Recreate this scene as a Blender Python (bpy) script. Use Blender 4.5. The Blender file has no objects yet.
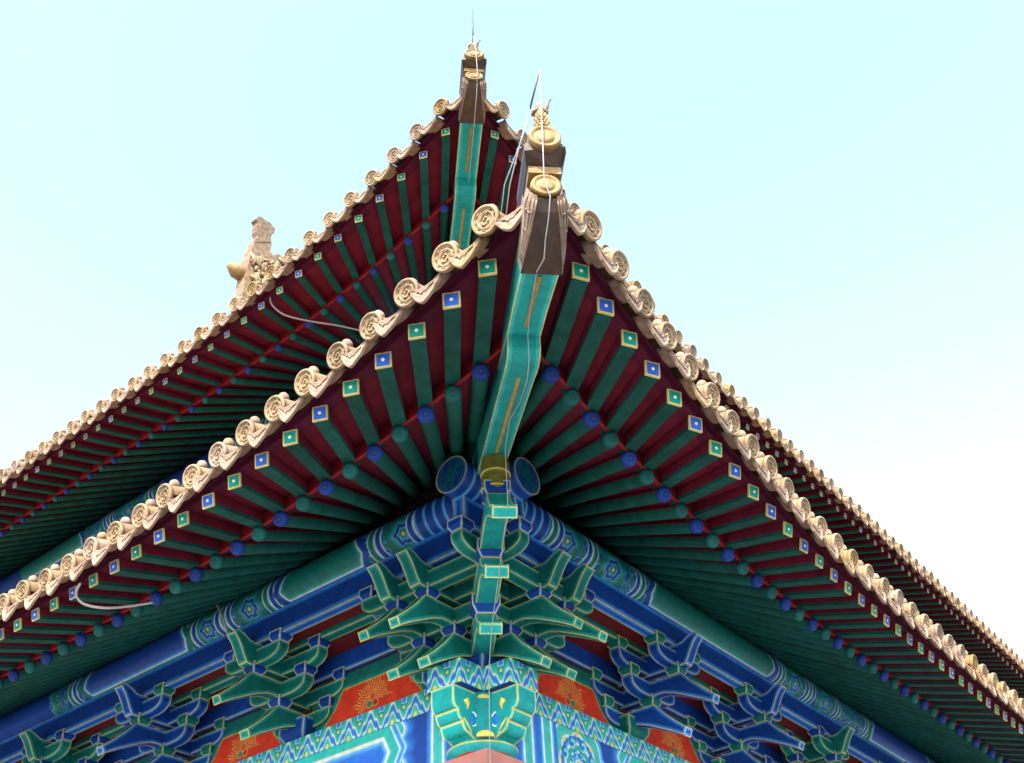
import bpy, bmesh, math, random
import numpy as np
from mathutils import Vector, Matrix
random.seed(7)
rng = np.random.default_rng(7)
S = bpy.context.scene
COL = S.collection
# ------------------------------------------------------------------ units
U = 0.1            # one building unit (rafter spacing = 3) in metres
Z0 = 5.5           # height of the plate-beam top above the court
def W(p):
    return Vector((p[0]*U, p[1]*U, p[2]*U+Z0))
# ------------------------------------------------------------------ camera
CP = dict(c=(-70.3677, -58.7515, -38.8872), yaw=0.6464, pit=0.6839, rol=-0.0563, f=1021.1349)
def cam_axes():
    y, p, ro = CP['yaw'], CP['pit'], CP['rol']
    f = np.array([math.cos(p)*math.cos(y), math.cos(p)*math.sin(y), math.sin(p)])
    r = np.array([math.sin(y), -math.cos(y), 0.0]); u = np.cross(r, f)
    return r*math.cos(ro)+u*math.sin(ro), -r*math.sin(ro)+u*math.cos(ro), f
CR, CU, CF = cam_axes()
cam = bpy.data.cameras.new('camera'); camo = bpy.data.objects.new('camera', cam); COL.objects.link(camo)
cam.sensor_width = 36; cam.sensor_fit = 'HORIZONTAL'; cam.lens = CP['f']/1024*36
cam.clip_start = 0.05; cam.clip_end = 6000
M = Matrix.Identity(4)
for i in range(3):
    M[i][0] = CR[i]; M[i][1] = CU[i]; M[i][2] = -CF[i]
M.translation = W(CP['c']); camo.matrix_world = M
S.camera = camo
def project(p):
    v = np.array(p, float)-np.array(CP['c']); d = v@CF
    if d <= 1: return None
    return 512+CP['f']*(v@CR)/d, 381.5-CP['f']*(v@CU)/d, CP['f']/d
# ------------------------------------------------------------------ light
SUN_DIR = Vector((-0.90, -0.43, 0.0)).normalized()
EL = math.radians(46)
SUN_DIR = Vector((SUN_DIR.x*math.cos(EL), SUN_DIR.y*math.cos(EL), math.sin(EL)))
w = bpy.data.worlds.new('World'); S.world = w; w.use_nodes = True
nt = w.node_tree; bg = nt.nodes['Background']
sky = nt.nodes.new('ShaderNodeTexSky'); sky.sky_type = 'NISHITA'; sky.sun_disc = False
sky.sun_elevation = EL; sky.sun_rotation = math.atan2(SUN_DIR.x, SUN_DIR.y)
sky.air_density = 1.0; sky.dust_density = 1.6; sky.ozone_density = 1.2
nt.links.new(sky.outputs[0], bg.inputs[0]); bg.inputs[1].default_value = 0.15
sl = bpy.data.lights.new('sun', 'SUN'); so = bpy.data.objects.new('sun', sl); COL.objects.link(so)
sl.energy = 2.1; sl.angle = math.radians(0.5); sl.color = (1.0, 0.90, 0.76)
so.rotation_euler = SUN_DIR.to_track_quat('Z', 'Y').to_euler(); so.location = (-20, -20, 30)
S.view_settings.view_transform = 'Standard'; S.view_settings.look = 'None'
S.view_settings.exposure = 2.6; S.view_settings.gamma = 1; S.view_settings.use_curve_mapping = False
# ------------------------------------------------------------------ materials
MATS = {}
def mat(name, col, rough=0.6, var=0.22, scale=9.0, col2=None, bump=0.0, spec=0.2, metal=0.0):
    if name in MATS: return MATS[name]
    m = bpy.data.materials.new(name); m.use_nodes = True; t = m.node_tree; b = t.nodes['Principled BSDF']
    b.inputs['Roughness'].default_value = rough; b.inputs['Specular IOR Level'].default_value = spec
    b.inputs['Metallic'].default_value = metal
    g = t.nodes.new('ShaderNodeNewGeometry'); n = t.nodes.new('ShaderNodeTexNoise')
    n.inputs['Scale'].default_value = scale; n.inputs['Detail'].default_value = 5; n.inputs['Roughness'].default_value = 0.65
    t.links.new(g.outputs['Position'], n.inputs['Vector'])
    r = t.nodes.new('ShaderNodeValToRGB')
    c2 = col2 if col2 else tuple(c*(1+var) for c in col)
    c1 = tuple(c*(1-var) for c in col)
    r.color_ramp.elements[0].position = .3; r.color_ramp.elements[0].color = (*c1, 1)
    r.color_ramp.elements[1].position = .72; r.color_ramp.elements[1].color = (*c2, 1)
    t.links.new(n.outputs['Fac'], r.inputs[0])
    oi = t.nodes.new('ShaderNodeObjectInfo'); n2 = t.nodes.new('ShaderNodeTexNoise'); n2.inputs['Scale'].default_value = 2.3; n2.inputs['Detail'].default_value = 3
    t.links.new(g.outputs['Position'], n2.inputs['Vector'])
    ad = t.nodes.new('ShaderNodeMath'); ad.operation = 'ADD'; t.links.new(oi.outputs['Random'], ad.inputs[0]); t.links.new(n2.outputs['Fac'], ad.inputs[1])
    mr = t.nodes.new('ShaderNodeMapRange'); mr.inputs[1].default_value = .2; mr.inputs[2].default_value = 1.8; mr.inputs[3].default_value = .74; mr.inputs[4].default_value = 1.26
    t.links.new(ad.outputs[0], mr.inputs[0])
    sc_ = t.nodes.new('ShaderNodeVectorMath'); sc_.operation = 'SCALE'; t.links.new(r.outputs[0], sc_.inputs[0]); t.links.new(mr.outputs[0], sc_.inputs['Scale'])
    t.links.new(sc_.outputs[0], b.inputs['Base Color'])
    if bump:
        bp = t.nodes.new('ShaderNodeBump'); bp.inputs['Strength'].default_value = bump; bp.inputs['Distance'].default_value = 0.01
        t.links.new(n.outputs['Fac'], bp.inputs['Height']); t.links.new(bp.outputs[0], b.inputs['Normal'])
    MATS[name] = m; return m
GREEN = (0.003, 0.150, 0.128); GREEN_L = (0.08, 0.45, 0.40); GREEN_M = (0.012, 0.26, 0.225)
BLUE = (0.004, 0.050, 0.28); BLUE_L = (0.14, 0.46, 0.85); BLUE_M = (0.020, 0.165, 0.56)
GOLD = (0.66, 0.52, 0.10); WHITE = (0.78, 0.80, 0.70); RED = (0.66, 0.042, 0.014); TEAL = (0.02, 0.42, 0.37)
m_gold = mat('gilded_line', GOLD, .35, .25, 14)
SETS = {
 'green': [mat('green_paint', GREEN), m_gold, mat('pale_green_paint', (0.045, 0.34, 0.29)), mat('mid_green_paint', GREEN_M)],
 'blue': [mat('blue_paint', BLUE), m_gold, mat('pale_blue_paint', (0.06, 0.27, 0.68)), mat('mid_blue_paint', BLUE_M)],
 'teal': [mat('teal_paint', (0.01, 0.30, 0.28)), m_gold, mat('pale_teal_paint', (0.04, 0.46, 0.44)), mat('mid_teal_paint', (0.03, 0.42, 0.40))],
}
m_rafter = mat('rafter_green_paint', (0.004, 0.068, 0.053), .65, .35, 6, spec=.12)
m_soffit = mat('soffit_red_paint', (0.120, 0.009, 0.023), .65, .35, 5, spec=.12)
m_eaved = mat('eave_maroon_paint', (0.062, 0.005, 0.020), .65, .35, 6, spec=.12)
m_tile = mat('yellow_glazed_tile', (0.255, 0.155, 0.058), .6, .4, 15, col2=(0.31, 0.215, 0.125), bump=.2, spec=.25)
m_tilep = mat('weathered_glazed_tile', (0.235, 0.155, 0.098), .65, .4, 15, col2=(0.30, 0.215, 0.15), bump=.2, spec=.2)
m_amber = mat('amber_glazed_tile', (0.19, 0.10, 0.018), .55, .4, 12, col2=(0.28, 0.185, 0.07), bump=.35, spec=.25)
m_brown = mat('brown_glaze', (0.016, 0.007, 0.002), .55, .45, 9, col2=(0.060, 0.028, 0.007), bump=.3, spec=.5)
m_red = mat('vermilion_board', RED, .6, .25, 6)
m_wall = mat('salmon_plaster_wall', (0.42, 0.17, 0.13), .85, .12, 4, bump=.2, spec=.1)
m_vase = mat('old_gold_vase', (0.20, 0.19, 0.035), .4, .35, 10)
m_cable = mat('pale_metal_cable', (0.36, 0.34, 0.34), .5, .1, 8)
m_rod = mat('dark_iron_rod', (0.08, 0.08, 0.085), .5, .1, 8)
m_white = mat('white_dot_paint', (0.8, 0.8, 0.74), .5, .05)
m_wood = mat('dark_timber', (0.05, 0.02, 0.02), .7, .3, 6)
def pattern_mat():
    m = bpy.data.materials.new('painted_pattern'); m.use_nodes = True; t = m.node_tree; b = t.nodes['Principled BSDF']
    b.inputs['Roughness'].default_value = .5; b.inputs['Specular IOR Level'].default_value = .3
    a = t.nodes.new('ShaderNodeAttribute'); a.attribute_name = 'Col'
    g = t.nodes.new('ShaderNodeNewGeometry'); n = t.nodes.new('ShaderNodeTexNoise'); n.inputs['Scale'].default_value = 12; n.inputs['Detail'].default_value = 5
    t.links.new(g.outputs['Position'], n.inputs['Vector'])
    mr = t.nodes.new('ShaderNodeMapRange'); mr.inputs[1].default_value = .3; mr.inputs[2].default_value = .7; mr.inputs[3].default_value = .78; mr.inputs[4].default_value = 1.12
    t.links.new(n.outputs['Fac'], mr.inputs[0])
    mx = t.nodes.new('ShaderNodeVectorMath'); mx.operation = 'SCALE'
    t.links.new(a.outputs['Color'], mx.inputs[0]); t.links.new(mr.outputs[0], mx.inputs['Scale'])
    t.links.new(mx.outputs[0], b.inputs['Base Color']); return m
m_pat = pattern_mat()
def paving_mat():
    m = bpy.data.materials.new('stone_paving'); m.use_nodes = True; t = m.node_tree; b = t.nodes['Principled BSDF']
    b.inputs['Roughness'].default_value = .85
    g = t.nodes.new('ShaderNodeNewGeometry'); br = t.nodes.new('ShaderNodeTexBrick')
    br.inputs['Scale'].default_value = 1.0; br.inputs['Color1'].default_value = (.135, .13, .12, 1); br.inputs['Color2'].default_value = (.16, .153, .14, 1)
    br.inputs['Mortar'].default_value = (.10, .095, .09, 1); br.inputs['Mortar Size'].default_value = .012
    br.inputs['Brick Width'].default_value = .9; br.inputs['Row Height'].default_value = .45
    t.links.new(g.outputs['Position'], br.inputs['Vector']); t.links.new(br.outputs[0], b.inputs['Base Color']); return m
# ------------------------------------------------------------------ object helpers
def link(name, me, parent=None, mats=None):
    o = bpy.data.objects.new(name, me); COL.objects.link(o)
    if parent is not None: o.parent = parent
    return o
def tag(o, label=None, cat=None, group=None, kind=None):
    for k, v in (('label', label), ('category', cat), ('group', group), ('kind', kind)):
        if v: o[k] = v
    return o
class MB:
    """collects faces given in building units; one mesh object per build"""
    def __init__(s): s.v = []; s.f = []; s.m = []; s.sm = []
    def add(s, vs, fs, m=0, smooth=False):
        b = len(s.v); s.v += [tuple(p) for p in vs]
        for f in fs: s.f.append([b+i for i in f]); s.m.append(m); s.sm.append(smooth)
    def prism(s, prof, fn, a, b, m=0):
        """closed profile [(x,y)], extruded from a to b; fn(x,y,t)->point"""
        n = len(prof); vs = [fn(x, y, a) for x, y in prof]+[fn(x, y, b) for x, y in prof]
        fs = [list(range(n))[::-1], list(range(n, 2*n))]+[[i, (i+1) % n, n+(i+1) % n, n+i] for i in range(n)]
        s.add(vs, fs, m)
    def box(s, fn, x0, x1, y0, y1, z0, z1, m=0):
        s.prism([(x0, z0), (x1, z0), (x1, z1), (x0, z1)], lambda x, z, y: fn(x, y, z), y0, y1, m)
    def grid(s, P, m=0, smooth=False):
        r, c = len(P), len(P[0])
        s.add([p for row in P for p in row], [[i*c+j, i*c+j+1, (i+1)*c+j+1, (i+1)*c+j] for i in range(r-1) for j in range(c-1)], m, smooth)
    def tube(s, pts, rad, n=8, m=0, cap=True, smooth=True):
        pts = [Vector(p) for p in pts]; rs = rad if isinstance(rad, (list, tuple)) else [rad]*len(pts)
        rows = []; up = Vector((0, 0, 1)); prev = None
        for i, p in enumerate(pts):
            d = (pts[min(i+1, len(pts)-1)]-pts[max(i-1, 0)]).normalized()
            a = (prev-d*prev.dot(d)) if prev is not None else (up-d*up.dot(d) if abs(d.z) < .95 else Vector((1, 0, 0))-d*d.x)
            a.normalize(); prev = a; b = d.cross(a)
            rows.append([p+(a*math.cos(q)+b*math.sin(q))*rs[i] for q in [2*math.pi*k/n for k in range(n)]])
        vs = [p for r in rows for p in r]; k = len(rows)
        s.add(vs, [[i*n+j, i*n+(j+1) % n, (i+1)*n+(j+1) % n, (i+1)*n+j] for i in range(k-1) for j in range(n)], m, smooth)
        if cap: s.add(rows[0], [list(range(n))[::-1]], m); s.add(rows[-1], [list(range(n))], m)
    def lathe(s, prof, fn, n=20, m=0, smooth=True):
        """prof [(axial, radius)], fn(axial, cx, cy)->point"""
        rows = [[fn(a, r*math.cos(2*math.pi*k/n), r*math.sin(2*math.pi*k/n)) for k in range(n)] for a, r in prof]
        vs = [p for r in rows for p in r]
        s.add(vs, [[i*n+j, i*n+(j+1) % n, (i+1)*n+(j+1) % n, (i+1)*n+j] for i in range(len(rows)-1) for j in range(n)], m, smooth)
        if prof[0][1] > 1e-4: s.add(rows[0], [list(range(n))[::-1]], m)
        if prof[-1][1] > 1e-4: s.add(rows[-1], [list(range(n))], m)
    def mesh(s, name, mats, lined=None, local=False, merge=True, bevel=0):
        me = bpy.data.meshes.new(name)
        T = (lambda p: Vector(p)*U) if local else W
        me.from_pydata([T(p) for p in s.v], [], s.f); me.update()
        for mm in mats: me.materials.append(mm)
        me.polygons.foreach_set('material_index', s.m); me.polygons.foreach_set('use_smooth', s.sm)
        bm = bmesh.new(); bm.from_mesh(me)
        if merge: bmesh.ops.remove_doubles(bm, verts=bm.verts, dist=1e-5)
        bmesh.ops.recalc_face_normals(bm, faces=bm.faces)
        if lined: line_faces(bm, lined)
        bm.to_mesh(me); bm.free(); return me
    def build(s, name, mats, parent=None, **k):
        return link(name, s.mesh(name, mats, **k), parent)
def line_faces(bm, widths):
    """gilded edge line and graded tints inside every smooth patch"""
    bm.normal_update(); left = set(bm.faces); groups = []
    while left:
        f = left.pop(); g = [f]; st = [f]
        while st:
            a = st.pop()
            for e in a.edges:
                for b in e.link_faces:
                    if b in left and a.normal.dot(b.normal) > .8: left.discard(b); g.append(b); st.append(b)
        groups.append(g)
    for g in groups:
        for wd, mi in widths:
            r = bmesh.ops.inset_region(bm, faces=g, thickness=wd*U, use_even_offset=True, use_boundary=True)
            for f in r['faces']: f.material_index = mi
LW = [(.07, 1), (.11, 2), (.15, 3)]
LWS = [(.07, 1), (.10, 2)]
def painted(name, fn, s0, s1, t0, t1, ds, dt, cfn, parent=None):
    """painted face: dense sheet fn(s,t)->(x,y,z) arrays coloured by cfn(s,t)->(n,3)"""
    ns = max(2, int((s1-s0)/ds)+1); n2 = max(2, int((t1-t0)/dt)+1)
    s, t = np.meshgrid(np.linspace(s0, s1, ns), np.linspace(t0, t1, n2)); s = s.ravel(); t = t.ravel()
    x, y, z = fn(s, t); P = np.stack([x*U, y*U, z*U+Z0], 1)
    i = np.arange(ns-1)[None]+ns*np.arange(n2-1)[:, None]; i = i.ravel()
    Q = np.stack([i, i+1, i+ns+1, i+ns], 1)
    me = bpy.data.meshes.new(name); me.vertices.add(len(P)); me.vertices.foreach_set('co', P.ravel())
    me.loops.add(Q.size); me.loops.foreach_set('vertex_index', Q.ravel().astype(np.int32))
    me.polygons.add(len(Q)); me.polygons.foreach_set('loop_start', np.arange(0, Q.size, 4, dtype=np.int32))
    me.polygons.foreach_set('use_smooth', np.ones(len(Q), bool))
    me.update(calc_edges=True); me.validate()
    c = np.clip(np.concatenate([cfn(s, t), np.ones((len(s), 1))], 1), 0, 1)
    at = me.color_attributes.new('Col', 'FLOAT_COLOR', 'POINT'); at.data.foreach_set('color', c.ravel())
    me.materials.append(m_pat)
    return link(name, me, parent)
def ramp(d, stops):
    xs = [a for a, _ in stops]; cs = np.array([c for _, c in stops])
    return np.stack([np.interp(d, xs, cs[:, k]) for k in range(3)], -1)
def over(base, mask, col): base[mask] = col[mask] if getattr(col, 'ndim', 1) == 2 else col; return base
# facade frames: side R runs along +x, side L along +y ; (s along, o outward, z)
FR = {'R': lambda s, o, z: (s, -o, z), 'L': lambda s, o, z: (-o, s, z)}
R2 = math.sqrt(2)
def diag(q, lat, z): return (-q+lat/R2, -q-lat/R2, z)     # q per axis outward along the hip
# ------------------------------------------------------------------ eave curves (fitted)
E = dict(EF=29.669, zF=5.7296, ER=23.3503, zR=6.455, cF=4.6704, rF=2.1982, cR=3.2326, rR=1.7994, uF=-30.1492, uR=-22.9611,
         N=16.5495, q=0.4621, qR=0.0, q3=-0.3072, qR3=0.0236, ec=1.9174, er=1.2493)
UP = (13.6952, 13.6952+2.6573, 42.0355)
def eave(k, kind, up):
    N = E['N']; q, q3, u1 = (E['q'], E['q3'], E['uF']) if kind == 'F' else (E['qR'], E['qR3'], E['uR'])
    EE, z, c, r = (E['EF'], E['zF'], E['cF'], E['rF']) if kind == 'F' else (E['ER'], E['zR'], E['cR'], E['rR'])
    if up: u1 -= .6121; q += .0597; c += .0128; r -= .66
    def integ(k):
        kk = np.minimum(k, N)
        return 3*((kk-1)+q*((N-1)**2-(N-kk)**2)/(2*N)+q3*((N-1)**4-(N-kk)**4)/(4*N**3))+3*np.maximum(k-N, 0)
    k = np.asarray(k, float); u = u1+integ(k); uN = u1+integ(np.array(N))
    t = np.clip((uN-u)/(uN-u1), 0, None)
    return u, EE+c*t**E['ec'], z+r*t**E['er'], float(uN)
PO, PZ, PR = 7.6, 13.4, 1.88          # eave purlin: offset, height, radius
# ------------------------------------------------------------------ ground
gm = MB(); gm.add([(-20000, -20000, -55), (20000, -20000, -55), (20000, 20000, -55), (-20000, 20000, -55)], [[0, 1, 2, 3]])
tag(gm.build('ground', [paving_mat()]), kind='structure')
# ------------------------------------------------------------------ the hall
hall = bpy.data.objects.new('palace_hall', None); COL.objects.link(hall)
tag(hall, 'two-tiered timber hall with painted blue and green brackets and yellow tiled upturned eaves', 'palace hall')
LEN = {'R': 245.0, 'L': 175.0}
def offs(side, up):
    if not up: return FR[side]
    f = FR[side]; ux, uy, uz = UP
    return lambda s, o, z: tuple(a+b for a, b in zip(f(s, o, z), (ux, uy, uz)))
# ---- eave: rafters, boards, tiles
inst = {'rafter': [], 'flying_rafter': [], 'tile_end': [], 'drip_tile': []}
def kmax(side, up):
    return {('R', 0): 75, ('L', 0): 52, ('R', 1): 88, ('L', 1): 66}[(side, up)]
def rafter_geo(k, up):
    u, o, z, uN = eave(k, 'R', up); N = E['N']
    if k < N: ub = -6.0+(k-1)/(N-1)*(uN+6.0)
    else: ub = float(u)
    ub = max(ub, -7.7)
    lift = 3.4*max(0.0, 1-(max(k, .5)-1)/(N-1))**1.6 if k < N else 0.0
    return (float(u), float(o), float(z)), (ub, PO, PZ+PR+.72+lift)
for up in (0, 1):
    for side in 'RL':
        f = offs(side, up); KM = kmax(side, up)
        for k in range(1, KM+1):
            e, b = rafter_geo(k, up); e, b = Vector(f(*e)), Vector(f(*b))
            inst['rafter'].append((e, b+(b-e).normalized()*2.0, k % 2, None, up))
            u, o, z, _ = eave(k, 'F', up); fe = Vector(f(float(u), float(o), float(z)))
            thr = e+Vector((0, 0, 1.28)); d = (thr-fe)
            en = Vector(f(0, 1, 0))-Vector(f(0, 0, 0)); inst['flying_rafter'].append((fe, thr+d.normalized()*.6, (k+1) % 2, en, up+.5*min(1, max(0, (k-5)/12))))
def curve(kind, up, k0=-.42, k1=80, n=None):
    ks = np.concatenate([np.linspace(k0, E['N'], 40), np.arange(int(E['N'])+1, k1+1, 1.0)])
    u, o, z, uN = eave(ks, kind, up); return ks, u, o, z
def loft(mb, f, rows, m=0, closed=True):
    """rows: list of (u[],o[],z[]) curves, joined into a band"""
    P = [[f(float(a), float(b), float(c)) for a, b, c in zip(*r)] for r in rows]
    if closed: P.append(P[0])
    mb.grid(P, m)
for up in (0, 1):
    for side in 'RL':
        f = offs(side, up); L = LEN[side]
        k1 = int(L/3+16)
        ks, uF, oF, zF = curve('F', up, k1=k1); _, uR, oR, zR = curve('R', up, k1=k1)
        rg = [rafter_geo(k, up)[1] for k in ks]; ub = np.array([q[0] for q in rg]); zb = np.array([q[2] for q in rg])
        mb = MB()                                            # boards above the rafters
        dF = np.stack([uF-uR, oF-oR, zF-zR-1.28], 0); n = np.linalg.norm(dF, axis=0)
        ins = -dF/n*.6
        top = .60
        loft(mb, f, [(uF, oF, zF+top), (uR+ins[0], oR+ins[1], zR+1.28+ins[2]+top), (uR+ins[0], oR+ins[1], zR+1.28+ins[2]+top+.25), (uF, oF, zF+top+.25)], 0)
        loft(mb, f, [(uR, oR-.1, zR+.64), (ub, PO+0*ub, zb+.72), (ub, PO-2.5+0*ub, zb+.72+1.6), (ub, PO-2.5+0*ub, zb+1.4+1.6), (uR, oR-.1, zR+.88)], 0)
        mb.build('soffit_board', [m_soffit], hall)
        mb = MB()                                            # small fascia between the round rafter ends
        loft(mb, f, [(uR, oR-.15, zR+.55), (uR, oR+.12, zR+.55), (uR, oR+.12, zR+1.9), (uR, oR-.15, zR+1.9)], 0)
        mb.build('rafter_fascia', [mat('fascia_red_paint', (0.19, 0.008, 0.012), .6, .25, 6)], hall)
        mb = MB()                                            # big eave board and tile bed
        loft(mb, f, [(uF, oF-.75, zF+.62), (uF, oF+.35, zF+.50), (uF, oF+.5, zF+.95), (uF, oF+.85, zF+.78), (uF, oF+.85, zF+1.0), (uF, oF-.75, zF+1.75)], 0)
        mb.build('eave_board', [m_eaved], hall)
        # tile rows
        tm = MB(); j = 0; us = -32.0
        while us < L:
            o = float(np.interp(us, uF, oF)); z = float(np.interp(us, uF, zF))
            cz, co = z+1.42-.12*math.exp(-j/1.3), o+1.9
            if j < {('R', 0): 64, ('L', 0): 46, ('R', 1): 76, ('L', 1): 56}[(side, up)]:
                inst['tile_end'].append((f, us, co, cz, up)); 
                if j > 0: inst['drip_tile'].append((f, us-1.86, (co+pc)/2-.12, (cz+pz)/2-.55, up))
                elif True: inst['drip_tile'].append((f, us-1.95, co-.05, cz-.5, up))
            pc, pz = co, cz
            ob = max(-us, -13.5) if us < 0 else -13.5
            wallo = -13.5 if not up else -100
            ob = max(-us-1.0, wallo)
            if ob < co-3.0:
                pts = []
                for q in np.linspace(0, 1, 5):
                    oo = co-2.6+(ob-co+2.6)*q; d = co-2.6-oo
                    pts.append((oo, cz+.87+d*.42+d*d*.0024))
                rows = []
                for oo, zz in pts:
                    rows.append([f(us-.98, oo, zz-.75)]+[f(us+.9*math.cos(a), oo, zz-.35+.9*math.sin(a)) for a in np.linspace(math.pi, 0, 6)]+[f(us+.98, oo, zz-.75), f(us+2.74, oo, zz-.75)])
                tm.grid(rows, 0)
            us += 3.5+.5*math.exp(-j/8); j += 1
        tm.build('roof_tiles', [m_tilep], hall, merge=False)
        rb = MB(); rows = []
        for u_, o_, z_ in zip(uF, oF, zF):
            if u_ > L: break
            ob = max(-u_-.2, -14.0 if not up else -100); r_ = []
            for q in np.linspace(0, 1, 5):
                oo = (o_-.7)+(ob-o_+.7)*q; d = max(0, o_-.7-oo); r_.append(f(float(u_), float(oo), float(z_+1.5+d*.42+d*d*.0024)))
            rows.append(r_)
        rb.grid(rows, 0); rb.build('roof_board', [m_wood], hall)
# tile end mesh (local: x = along eave, y = -outward so disc faces -y, z up)
def tile_end_mesh(mats):
    b = MB(); n = 24
    T = lambda a, x, y: (x, -a, y)
    b.lathe([(-.02, 1.03), (.22, 1.04), (.30, 1.0), (.32, .9), (.27, .84), (.17, .80), (.16, .66), (.22, .62), (.22, .55), (.16, .52), (.15, .0)], T, n, 0)
    sp = []                                                    # curled dragon-like relief
    for i in range(26):
        a = i/25*2*math.pi*1.35; r = .10+.36*i/25
        sp.append((r*math.cos(a), -.20, r*math.sin(a)))
    b.tube(sp, [.055+.035*math.sin(i*1.3) for i in range(26)], 6, 0)
    for i in range(9):
        a = i*2*math.pi/9+.2; b.tube([(.73*math.cos(a-.22), -.2, .73*math.sin(a-.22)), (.75*math.cos(a+.15), -.21, .75*math.sin(a+.15))], .045, 5, 0)
    # barrel behind
    rows = []
    for y, r in ((0, .98), (.25, .93), (3.2, .93)):
        rows.append([(r*math.cos(a), y, r*math.sin(a)) for a in np.linspace(math.pi*1.08, -math.pi*.08, 13)])
    b.grid(rows, 0, True)
    return b.mesh('tile_end', mats, local=True)
def cap_mesh(mats):
    b = MB(); b.lathe([(0, .40), (.3, .44), (.5, .40), (.68, .27), (.76, 0)], lambda a, x, y: (x, y+.9, a+.84), 14, 0)
    return b.mesh('nail_cap', mats, local=True)
def drip_mesh(mats):
    b = MB()
    out = [(-1.42, .30), (-1.36, -.15), (-1.22, -.55), (-1.0, -.85), (-.80, -1.25), (-.48, -1.6), (-.18, -1.85), (0, -1.92)]
    out = out+[(-x, y) for x, y in out[-2::-1]]
    inn = [(1.32*math.sin(a), .30-.82*(math.cos(a)-.12)/.88) for a in np.linspace(math.radians(83), -math.radians(83), 11)]
    def strip(sc, y0, y1):
        pass
    n = len(out)
    # front plate with a raised rim: outer loop, inner rim loop
    top = [(1.38*math.sin(a), .32-.66*(math.cos(a)-.12)/.88) for a in np.linspace(-math.radians(83), math.radians(83), n)]
    mid = [tuple(.5*np.array(p)+.5*np.array(q)) for p, q in zip(out, top)]
    lerp = lambda p, q, t: (p[0]+(q[0]-p[0])*t, p[1]+(q[1]-p[1])*t)
    prof = [(0, .0), (0, -.20), (.10, -.25), (.16, -.18), (.30, -.12), (.5, -.17), (.7, -.12), (.84, -.18), (.92, -.24), (1, -.2), (1, .0)]
    rows = [[(lerp(p, q, t)[0], y, lerp(p, q, t)[1]) for p, q in zip(out, top)] for t, y in prof]
    b.grid(rows, 0, False)
    b.tube([(-.75, -.2, -.45), (-.45, -.22, -.62), (-.2, -.22, -.95), (.02, -.22, -.8), (.2, -.22, -1.0), (.45, -.22, -.62), (.75, -.2, -.45)], .06, 5, 0)
    # pan tile behind
    rows = []
    for y in (0, 3.0):
        rows.append([(x, y, z+y*.52) for x, z in top])
    b.grid(rows, 0, True)
    return b.mesh('drip_tile', mats, local=True)
def side_matrix(f, s, o, z, tilt):
    """columns: local x along eave, -y outward, z up"""
    p0 = Vector(f(s, o, z)); ex = Vector(f(s+1, o, z))-p0; eo = Vector(f(s, o+1, z))-p0
    ez = Vector((0, 0, 1)); yy = -eo*math.cos(tilt)+ez*math.sin(tilt); zz = ez*math.cos(tilt)+eo*math.sin(tilt)
    Mx = Matrix.Identity(4)
    for i in range(3): Mx[i][0] = ex[i]; Mx[i][1] = yy[i]; Mx[i][2] = zz[i]
    Mx.translation = W(p0); return Mx
def ranked(items, pos):
    sc = []
    for i, it in enumerate(items):
        p = project(pos(it)); v = 0
        if p: v = p[2]*(1 if -15 < p[0] < 1039 and -15 < p[1] < 778 else .01)
        sc.append((-v, i))
    sc.sort(); return [items[i] for _, i in sc[:100]], [items[i] for _, i in sc[100:]]
def merged(name, meshes_m, parent):
    """one stuff mesh from (mesh, matrix) pairs"""
    bm = bmesh.new(); mats = []
    for me, mx in meshes_m:
        t = bpy.data.meshes.new('t'); b2 = bmesh.new(); b2.from_mesh(me); b2.transform(mx)
        idx = []
        for mm in me.materials:
            if mm not in mats: mats.append(mm)
            idx.append(mats.index(mm))
        for fc in b2.faces: fc.material_index = idx[fc.material_index] if idx else 0
        b2.to_mesh(t); b2.free(); bm.from_mesh(t); bpy.data.meshes.remove(t)
    me = bpy.data.meshes.new(name)
    for mm in mats: me.materials.append(mm)
    bm.to_mesh(me); bm.free(); o = link(name, me, parent); o['kind'] = 'stuff'; return o
tvars = [tile_end_mesh([m]) for m in (m_tile, m_tilep, m_amber)]
cvars = [cap_mesh([m]) for m in (m_tile, m_tilep, m_amber)]
dvars = [drip_mesh([m]) for m in (m_tile, m_tilep)]
for nm in ('tile_end', 'drip_tile'):
    near, far = ranked(inst[nm], lambda it: it[0](*it[1:4]))
    bunch = []
    for lst, ind in ((near, True), (far, False)):
        for f, s, o, z, up in lst:
            jit = Matrix.Rotation(random.uniform(-.12, .12), 4, 'Y') @ Matrix.Rotation(random.uniform(-.04, .04), 4, 'Z')
            mx = side_matrix(f, s, o+random.uniform(-.09, .09), z+random.uniform(-.08, .08), .30 if nm == 'tile_end' else -.12) @ jit
            v = random.random(); vi = (0 if v < .72 else (1 if v < .86 else 2)) if nm == 'tile_end' else (1 if v < .85 else 0)
            me = tvars[vi] if nm == 'tile_end' else dvars[vi % 2]
            if up: mx = Matrix.Translation((0, 0, -.022)) @ mx @ Matrix.Diagonal((.93, .93, .93, 1))
            if ind:
                o_ = link(nm, me, hall); o_.matrix_basis = mx
                if nm == 'tile_end': link('nail_cap', cvars[0 if vi else 1], o_)
            else:
                bunch.append((me, mx))
                if nm == 'tile_end': bunch.append((cvars[vi], mx))
    if bunch: merged(nm, bunch, hall)
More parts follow.
